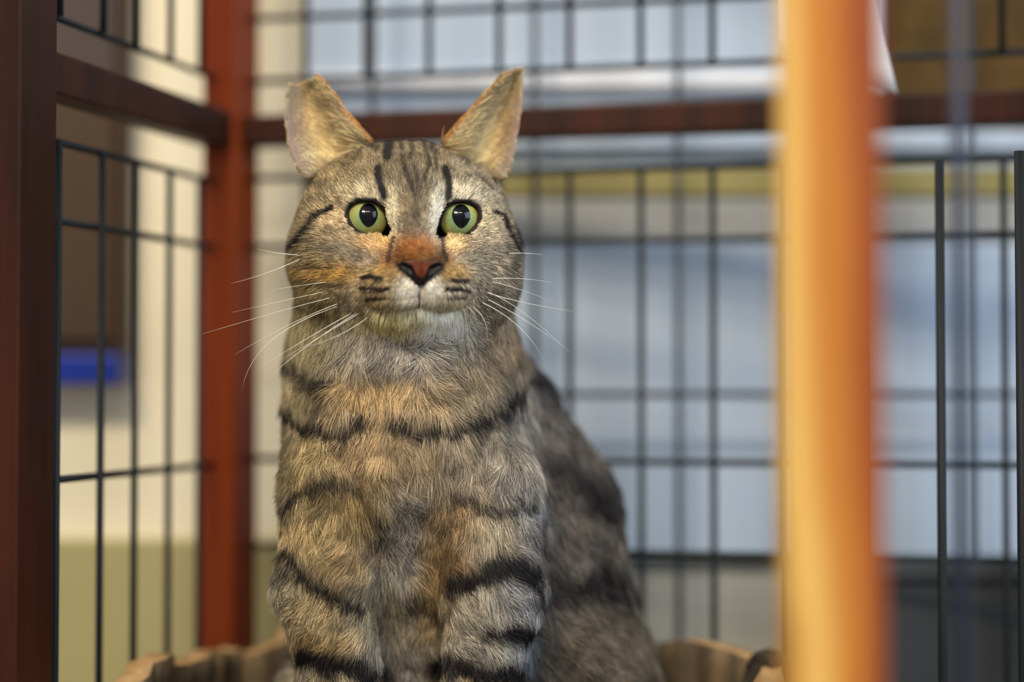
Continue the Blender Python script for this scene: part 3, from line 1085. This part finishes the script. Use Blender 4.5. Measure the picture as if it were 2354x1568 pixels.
N_, FN = vnormals(V, Q)
m_skin = bpy.data.materials.new('cat skin')
m_skin.use_nodes = True
nt = m_skin.node_tree
at = nt.nodes.new('ShaderNodeAttribute'); at.attribute_name = 'coat'
bs = nt.nodes['Principled BSDF']
nt.links.new(at.outputs['Color'], bs.inputs['Base Color'])
bs.inputs['Roughness'].default_value = .65
bs.inputs['Specular IOR Level'].default_value = .25

ORG = np.array([mm(950, 1500, 690)[0], 690.0, 166.0])
cat = mesh_np('cat', (V - ORG) / 1000, Q, m_skin, None, skin)
cat.location = ORG / 1000
tag(cat, 'brown tabby cat with green eyes and a clipped ear sitting upright in the hollow log', 'cat')

# ---- eyeballs
def eyeball(s_):
    cx_, cz_ = EYE_C[s_]
    nr, na = 150, 160
    Vv, Cc = [], []
    th = np.r_[np.linspace(0, 1.1, nr), np.linspace(1.15, math.pi - .001, 20)]
    for t in th:
        for a in range(na):
            q_ = 2 * math.pi * a / na
            Vv.append((math.sin(t) * math.cos(q_), math.cos(t), math.sin(t) * math.sin(q_)))
    Vv = np.array(Vv) * EB_R
    Vv[:, 1] += .9 * np.exp(-(np.hypot(Vv[:, 0], Vv[:, 2]) / 6.0) ** 2)          # corneal bulge
    # iris colouring; pupil sits slightly up and towards the other eye
    x, z = Vv[:, 0] * (-s_), Vv[:, 2]
    pxo, pzo = (.45 if s_ < 0 else -.35), 1.3
    X_, Z_ = x - pxo, z - pzo
    rr = np.hypot(x, z)
    ang = np.arctan2(z, x)
    fib = .08 * vnoise(np.stack([ang * 14, rr * .5, ang * 0], 1), 1.0, 3) + .06 * vnoise(np.stack([ang * 40, rr * .8, ang * 0], 1), 1.0, 5)
    outer = np.clip((rr - 3.2) / 3.6, 0, 1)
    cI = lin('#87a06a') * (1 - outer)[:, None] + lin('#b3ab5c') * outer[:, None]
    low = np.clip((-z - 2) / 5, 0, 1) * np.clip((x + 3) / 6, 0, 1)
    cI = cI * (1 - .6 * low)[:, None] + lin('#c0a818') * (.6 * low)[:, None] if s_ < 0 else cI * (1 - .5 * (1 - outer))[:, None] + lin('#86a878') * (.5 * (1 - outer))[:, None]
    side = np.clip((-x - 3) / 4, 0, 1) * np.clip((z + 2) / 6, 0, 1)
    cI = cI * (1 - .35 * side)[:, None] + lin('#8a7a1c') * (.35 * side)[:, None]
    cI = cI * (1 + fib)[:, None] * .9
    limb = np.clip((rr - 7.1) / .9, 0, 1)
    cI = cI * (1 - limb)[:, None] + lin('#1a1208') * limb[:, None]
    zz2 = np.where(Z_ < 0, Z_ / 4.9, Z_ / 4.5)
    xx2 = np.abs(X_) / (3.55 - .0 * Z_)
    pe_ = np.where(Z_ < 0, 1.65, 2.0)
    pd = (xx2 ** pe_ + np.abs(zz2) ** pe_) ** .5
    pu = np.clip((1.06 - pd) / .08, 0, 1)
    cI = cI * (1 - pu)[:, None] + lin('#04050a') * pu[:, None]
    n_ = len(th)
    Fq = []
    for i in range(n_ - 1):
        for a in range(na):
            Fq.append((i * na + a, i * na + (a + 1) % na, (i + 1) * na + (a + 1) % na, (i + 1) * na + a))
    W = hw(cx_, EB_F, cz_)[None] + Vv[:, [0]] * EX + Vv[:, [1]] * EF + Vv[:, [2]] * EZ
    e = mesh_np('eye', (W - ORG) / 1000, np.array(Fq), m_eye, cat, cI)
    e.data.name = 'eye'
    return e


m_eye = bpy.data.materials.new('cat eye')
m_eye.use_nodes = True
nt = m_eye.node_tree
at = nt.nodes.new('ShaderNodeAttribute'); at.attribute_name = 'coat'
bs = nt.nodes['Principled BSDF']
nt.links.new(at.outputs['Color'], bs.inputs['Base Color'])
bs.inputs['Roughness'].default_value = .35
bs.inputs['Specular IOR Level'].default_value = .05
bs.inputs['Coat Weight'].default_value = .45
bs.inputs['Coat Roughness'].default_value = .02
for s_ in (-1, 1):
    eyeball(s_)
    # dark lid edge following the opening, broader at the inner corner
    cx_, cz_ = EYE_C[s_]
    mb = MB()
    pl_ = []
    for ex_, ez_ in EYE:
        rad_ = math.hypot(ex_, ez_)
        ox, oz = ex_ * (1 + .75 / rad_), ez_ * (1 + .75 / rad_)
        ff = EB_F + math.sqrt(max(EB_R ** 2 - ox * ox - oz * oz, 6)) + .25
        pl_.append((cx_ - s_ * ox, ff, cz_ + oz, 1.0 + .8 * max(0, (ox - 5) / 4) + .25 * max(0, oz / 6)))
    ring = []
    nn = len(pl_)
    lv, lf_ = [], []
    for i in range(nn):
        a0, a1, a2 = [np.array(pl_[(i + k) % nn][:3]) for k in (-1, 0, 1)]
        t_ = (a2 - a0) / np.linalg.norm(a2 - a0)
        u1 = np.cross(t_, [0, 1, 0]); u1 /= np.linalg.norm(u1)
        u2 = np.cross(t_, u1)
        for j in range(12):
            q_ = 2 * math.pi * j / 12
            pp = a1 + (u1 * math.cos(q_) + u2 * math.sin(q_) * .9) * pl_[i][3]
            lv.append((hw(*pp) - ORG) / 1000)
            lf_.append((i * 12 + j, i * 12 + (j + 1) % 12, ((i + 1) % nn) * 12 + (j + 1) % 12, ((i + 1) % nn) * 12 + j))
    lo_ = mesh_np('eyelid', np.array(lv), np.array(lf_), M['lid'], cat)

# ---- nose leather as its own small form
nf = Field(hw(1.5, 18, -18) - 16, hw(1.5, 18, -18) + 16, .4)
sl_, X, Y, Z = nf.block(nf.lo, nf.lo + nf.n * .4)
LX = (X - H0[0]) * EX[0] + (Y - H0[1]) * EX[1]
LF = (X - H0[0]) * EF[0] + (Y - H0[1]) * EF[1]
LZ = Z - H0[2]
flat = poly_sdf(LX.ravel(), LZ.ravel(), NOSE).reshape(LX.shape)
cx_ = 1.7
front_f = 23.2 - .03 * (LX - cx_) ** 2 - .012 * (LZ + 19) ** 2 - .10 * np.clip(-(LZ + 22), 0, 9) ** 1.3
d_ = np.maximum(flat, LF - front_f)
d_ = np.maximum(d_, -(LF - 9))
nf.D[sl_] = d_
for s_ in (-1, 1):       # nostrils: comma-shaped hollows at the sides
    nf.hcone((cx_ + s_ * 4.3, 22.6, -21.2), (cx_ + s_ * 6.9, 21.6, -19.8), 1.3, .8, .6, sub=True)
    nf.hcone((cx_ + s_ * 4.3, 22.6, -21.2), (cx_ + s_ * 3.2, 22.8, -23.4), 1.0, .6, .6, sub=True)
nf.hcone((cx_, 23.6, -19), (cx_, 21, -27), .7, .7, .8, sub=True)
NV, NQ = surface_nets(nf.D, nf.lo, .4)
NV = laplace(NV, NQ, 3)
nl = (NV - H0) @ HR.T
nc = np.tile(lin('#6c351e'), (len(NV), 1))
ed = poly_sdf(nl[:, 0], nl[:, 2], NOSE)
ek = np.clip((ed + 2.5) / .8, 0, 1) * np.clip((-nl[:, 2] - 19.3) / 1.2, 0, 1)
nc = nc * (1 - ek)[:, None] + lin('#120a08') * ek[:, None]
topk = np.clip((nl[:, 2] + 19.3) / 1.0, 0, 1)
nc = nc * (1 - .7 * topk)[:, None] + lin('#33221a') * (.7 * topk)[:, None]
botk = np.clip((-nl[:, 2] - 24.3) / 1.5, 0, 1)
nc = nc * (1 - botk)[:, None] + lin('#160a08') * botk[:, None]
ho = np.minimum(seg_d(nl[:, 0], nl[:, 2], [(cx_ - 3.2, -23.4), (cx_ - 4.3, -21.2), (cx_ - 6.9, -19.8)]), seg_d(nl[:, 0], nl[:, 2], [(cx_ + 3.2, -23.4), (cx_ + 4.3, -21.2), (cx_ + 6.9, -19.8)]))
hk = np.clip((1.9 - ho) / .6, 0, 1)
nc = nc * (1 - hk)[:, None] + lin('#0c0706') * hk[:, None]
m_nose = m_skin.copy()
m_nose.name = 'nose leather'
m_nose.node_tree.nodes['Principled BSDF'].inputs['Roughness'].default_value = .42
nose = mesh_np('nose', (NV - ORG) / 1000, NQ, m_nose, cat, nc)
nose['label'] = 'brick red nose with dark edges'

# ---- fur
def sample(nh, dens):
    a = np.linalg.norm(FN, axis=1) * dens
    f = rng.choice(len(Q), nh, p=a / a.sum())
    u, v_ = rng.random((2, nh))[:, :, None]
    q_ = Q[f]
    p = (V[q_[:, 0]] * (1 - u) * (1 - v_) + V[q_[:, 1]] * u * (1 - v_) + V[q_[:, 2]] * u * v_ + V[q_[:, 3]] * (1 - u) * v_)
    k = (rng.random(nh) * 4).astype(int)
    n = N_[q_].mean(1)
    n /= np.linalg.norm(n, axis=1)[:, None]
    return p, n, q_[np.arange(nh), k], f


fc_ = V[Q].mean(1)
fn_ = FN / (np.linalg.norm(FN, axis=1)[:, None] + 1e-9)
fpx, fpy = to_px(fc_ / 1000)
view = fc_ - np.array([0, 0, CAM_H * 1000])
view /= np.linalg.norm(view, axis=1)[:, None]
facing = -(fn_ * view).sum(1)
dens = np.clip((facing + .45) / .3, 0, 1) * (fpy < 1700)
fl_ = (fc_ - H0) @ HR.T
fes = es[Q].mean(1)
dens *= (fes > 1.5)
dens *= np.where(fes < 7, 1.7, 1.0)
dens[(ns[Q].mean(1) < .5) & (fl_[:, 1] > 8)] = 0
head_f = fpy < 760
dens *= np.where(head_f, 1.8, 1.0) * np.where((fpy < 720) & (fl_[:, 1] > 2), 2.6, 1.0)
dens *= np.where(fc_[:, 1] > 705, .55, 1.0)
fear = ei[Q].min(1) >= 0
ear_in = fear & (facing > 0.05)
dens *= np.where(fear, .5, 1.0)
ueq = ear_uv[np.clip(ei[Q[:, 0]], 0, None), 0]
dens *= np.where(fear & (ueq > .62), .3, 1.0)
NH = 900000
p, n, vi, fi = sample(NH, dens)
L_ = (p - H0) @ HR.T
px, py = to_px(p / 1000)
isear = fear[fi]
ev = np.where(isear[:, None], ear_uv[np.clip(ei[vi], 0, None)], 0)
inner = isear & (ei[vi] >= 0) & (n @ EF > -0.05)
hd = 1 / (1 + np.exp((py - 740) / 18))                        # head 1, body 0
# lay direction
nose_t = np.array([1.5, 24, -14.0])
fr = L_ - nose_t
fr[:, 1] *= 1.3
fr = fr / (np.linalg.norm(fr, axis=1)[:, None] + 1e-9)
up = np.clip((L_[:, 2] + 4) / 12, 0, 1) * np.clip(1 - np.abs(L_[:, 0] - 1) / 60, 0, 1)
fr[:, 2] += .35 * up
lowc = np.clip((-L_[:, 2] - 22) / 14, 0, 1)
fr[:, 2] -= .9 * lowc
fr[:, 0] += np.sign(L_[:, 0]) * .25 * np.clip((np.abs(L_[:, 0]) - 16) / 10, 0, 1) * (1 - up)
dh = fr @ HR
sx = (px - 935) / 300
db_ = np.stack([sx * .55, np.zeros(NH), -np.ones(NH)], 1)
legs = np.clip((py - 1180) / 120, 0, 1) * (p[:, 1] < 700)
lside = np.where(px < 880, -1, 1)
db_[:, 0] += legs * lside * .35 * (np.abs(px - 935) > 60)
bk = (p[:, 1] > 703) | ((p[:, 1] > 667) & (px > np.interp(py, [700, 850, 1050, 1200, 1400, 1568], [1215, 1228, 1248, 1262, 1262, 1222]) + 4) & (py > 790))
db_[bk, 0] += .15
d = dh * hd[:, None] + db_ * (1 - hd)[:, None]
flow = np.stack([vnoise(p, 11, 21), vnoise(p, 11, 22), vnoise(p, 11, 23)], 1)
fine = np.stack([vnoise(p, 3.2, 31), vnoise(p, 3.2, 32), vnoise(p, 3.2, 33)], 1)
amp = (.24 * hd + .62 * (1 - hd))[:, None]
d = d + flow * amp * .8 + fine * amp * .9 + rng.normal(0, 1, (NH, 3)) * (.13 * hd + .16 * (1 - hd))[:, None]
# ears: inside hair fans from the medial edge across, outside grows to the tip
sgn = np.where(L_[:, 0] < 0, -1.0, 1.0)
de = np.stack([sgn * .9, np.full(NH, -.15), .35 + 0 * sgn], 1) + rng.normal(0, .13, (NH, 3)) + fine * .3
tip = np.stack([sgn * .12, np.zeros(NH), np.ones(NH)], 1) + rng.normal(0, .12, (NH, 3))
d = np.where(inner[:, None], de, np.where(isear[:, None], tip, d))
t = d - (d * n).sum(1)[:, None] * n
t /= np.linalg.norm(t, axis=1)[:, None] + 1e-9
# length
nd = np.linalg.norm(L_ - nose_t, axis=1)
lh = np.clip(2.4 + nd * .075, 2.6, 7.0)
lh = np.where((L_[:, 2] < -30) & (L_[:, 1] > -5), np.maximum(lh, 5.5), lh)
lh += np.clip((np.abs(L_[:, 0]) - 26) / 10, 0, 1) * 4.0 * np.clip((-L_[:, 2] + 2) / 10, 0, 1)
lb = 8.3 - 1.0 * legs + 2.5 * np.exp(-(((px - 930) / 170) ** 2 + ((py - 880) / 120) ** 2))
lb = np.where(bk, 8.0, lb)
ln_ = lh * hd + lb * (1 - hd)
u_, v2 = ev[:, 0], ev[:, 1]
le = np.where(inner, (10.5 * np.clip(1.15 - u_ * 1.1, .10, 1) * np.clip(1.3 - v2, .3, 1)), 1.8)
le = np.where(isear & (u_ < .05), 1.4, le)
ln_ = np.where(isear, le, ln_)
nearlid = np.clip((es[vi] - .2) / 5, .5, 1)
ln_ = ln_ * nearlid * rng.uniform(.7, 1.15, NH)
lift = (.30 * hd + .34 * (1 - hd)) + .12 * vnoise(p, 6, 41)
lift = np.where(inner, .30, np.where(isear, .12, lift))
lift = np.where((nd < 26) & ~isear, lift + .12, lift)
lift = np.clip(lift, .10, .6)
K = 5
s_ = np.linspace(0, 1, K)[None, :, None]
dirs = t[:, None, :] * 1.0 + n[:, None, :] * (lift[:, None, None] * (1.35 - 1.1 * s_))
grav = np.array([0, 0, -1.0])[None, None, :] * .22 * s_ * (1 - hd)[:, None, None]
curl = (flow * .25 + fine * .22 * (1 - hd)[:, None] + rng.normal(0, .08, (NH, 3)))[:, None, :] * s_ * (1 - .6 * hd)[:, None, None]
pts = p[:, None, :] - n[:, None, :] * .12 + ln_[:, None, None] * s_ * (dirs + grav + curl)
# colours along the hair, the pattern read where the visible half of each hair lies
c, dk = coat(p * .35 + pts[:, 3, :] * .65)
rnd = rng.random(NH)
mot = vnoise(p, 3.0, 51) * .5 + vnoise(p, 1.6, 52) * .5
ticked = np.clip(.48 + .62 * mot, 0, 1)
whiteish = np.clip((c.mean(1) - .42) / .2, 0, 1)
orange = np.exp(-(((px - 960) / 50) ** 2 + ((py - 585) / 34) ** 2))
ticked = ticked * (1 - whiteish) * (1 - orange)
dark_h = np.clip(dk * 1.08 + (rnd < ticked) * .62 * (1 - dk), 0, 1)
dark_h = np.where(isear, np.where(inner, 0, .25 * (rnd < .4)), dark_h)
edge_m = inner & (u_ > .04) & (u_ < .24) & (rnd < .36)
dark_h = np.where(edge_m, .75, dark_h)
rim_m = isear & (u_ < .012)
dark_h = np.where(rim_m, 0, dark_h)
val = np.exp(rng.normal(0, .22, NH) * (1 - .4 * (1 - hd)) + .20 * vnoise(p, 1.3, 61) + .22 * (1 - hd) * vnoise(p, 3.5, 62))[:, None]
cl = np.clip(c * (1.28 + .30 * (1 - hd))[:, None], 0, .95) * val
cl = np.where(inner[:, None], np.clip(lin('#dcc08c') * 1.05 * (val ** 1.3 * np.exp(.38 * vnoise(np.stack([u_ * 5, v2 * 60, v2 * 0], 1), 1.0, 71))[:, None]) * (1 - .35 * v2)[:, None], 0, 1), cl)
cl = np.where(rim_m[:, None], lin('#ac7832') * val, cl)
cl = np.where((isear & ~inner)[:, None], lin('#7d5f34') * val, cl)
dkc = lin('#171110')
mid = cl * (1 - dark_h)[:, None] + dkc * dark_h[:, None]
ss = s_[..., 0]
root = cl * np.where(isear, .85, np.where(whiteish > .4, .7, .30))[:, None] * (1 - dark_h * .8)[:, None]  # dark hair base, deepened to stand in for shade between the hairs
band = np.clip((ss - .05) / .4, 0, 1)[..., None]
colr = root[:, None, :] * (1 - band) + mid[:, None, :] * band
tipm = ((rng.random(NH) < .35 * (1 - whiteish) * (1 - orange)) & ~isear)[:, None] * np.clip((ss - .72) / .28, 0, 1)
colr = colr * (1 - .7 * tipm[..., None])
ltip = ((rng.random(NH) < .22) & (dark_h < .5))[:, None] * np.clip((ss - .5) / .4, 0, 1)
colr = colr * (1 + (.45 - .2 * (1 - hd))[:, None, None] * ltip[..., None])
colr = np.clip(colr, 0.003, 1)

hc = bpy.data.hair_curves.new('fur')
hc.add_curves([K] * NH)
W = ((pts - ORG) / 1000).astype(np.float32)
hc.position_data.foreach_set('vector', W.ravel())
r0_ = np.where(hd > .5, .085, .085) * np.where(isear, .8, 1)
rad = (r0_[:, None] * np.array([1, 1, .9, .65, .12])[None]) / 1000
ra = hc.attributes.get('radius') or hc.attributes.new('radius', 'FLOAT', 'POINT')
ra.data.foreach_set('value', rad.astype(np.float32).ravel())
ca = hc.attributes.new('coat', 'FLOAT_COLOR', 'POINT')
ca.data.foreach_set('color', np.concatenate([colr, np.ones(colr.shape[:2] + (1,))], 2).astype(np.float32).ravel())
m_fur = bpy.data.materials.new('cat fur')
m_fur.use_nodes = True
nt = m_fur.node_tree
at = nt.nodes.new('ShaderNodeAttribute'); at.attribute_name = 'coat'
bs = nt.nodes['Principled BSDF']
nt.links.new(at.outputs['Color'], bs.inputs['Base Color'])
bs.inputs['Roughness'].default_value = .5
bs.inputs['Specular IOR Level'].default_value = .35
hc.materials.append(m_fur)
fur = bpy.data.objects.new('fur', hc)
col.objects.link(fur)
fur.parent = cat
fur['kind'] = 'stuff'

# ---- whiskers: (root pixel, mid pixel, tip pixel, forward offsets in the head frame)
WH = [((835, 655), (740, 672), (535, 718)), ((838, 668), (700, 700), (465, 768)), ((845, 676), (700, 730), (540, 815)),
      ((850, 684), (640, 770), (556, 900)), ((862, 690), (720, 770), (590, 850)), ((868, 694), (760, 760), (640, 830)),
      ((880, 700), (790, 765), (690, 800)), ((700, 590), (620, 625), (530, 652)), ((690, 586), (640, 582), (590, 572)),
      ((855, 642), (740, 650), (620, 668)), ((872, 688), (700, 800), (600, 890)),
      ((1075, 656), (1180, 690), (1320, 716)), ((1075, 668), (1180, 720), (1300, 800)), ((1068, 680), (1180, 740), (1255, 835)),
      ((1070, 672), (1160, 690), (1310, 810)), ((1060, 690), (1110, 730), (1118, 790)), ((1080, 645), (1180, 640), (1270, 650)),
      ((1085, 640), (1160, 655), (1262, 690)), ((1170, 584), (1200, 582), (1248, 586)), ((1050, 694), (1085, 715), (1100, 760))]
m_wh = mat('whisker', '#e9e4d8', '#f4f0e6', .35, spec=.5)
for i, (a, b, e) in enumerate(WH):
    sdz = -1 if a[0] < 951 else 1
    root_d = H0[1] - 14 + abs(a[0] - 960) * .10 if a[0] > 800 and a[0] < 1100 else 640
    A = mm(a[0], a[1], root_d + 1)
    # the whisker sweeps outward and a little forward
    B = mm(b[0], b[1], root_d + 1 - 3)
    E_ = mm(e[0], e[1], root_d + 4 + (i % 3) * 3)
    ps = []
    for k in range(13):
        t_ = k / 12
        C1 = 2 * B - .5 * (A + E_)
        ps.append(((1 - t_) ** 2 * A + 2 * t_ * (1 - t_) * C1 + t_ ** 2 * E_ - ORG) / 1000)
    MB().tube(ps, .00017, 6, .00003).build('whisker', m_wh, cat, 0, True)
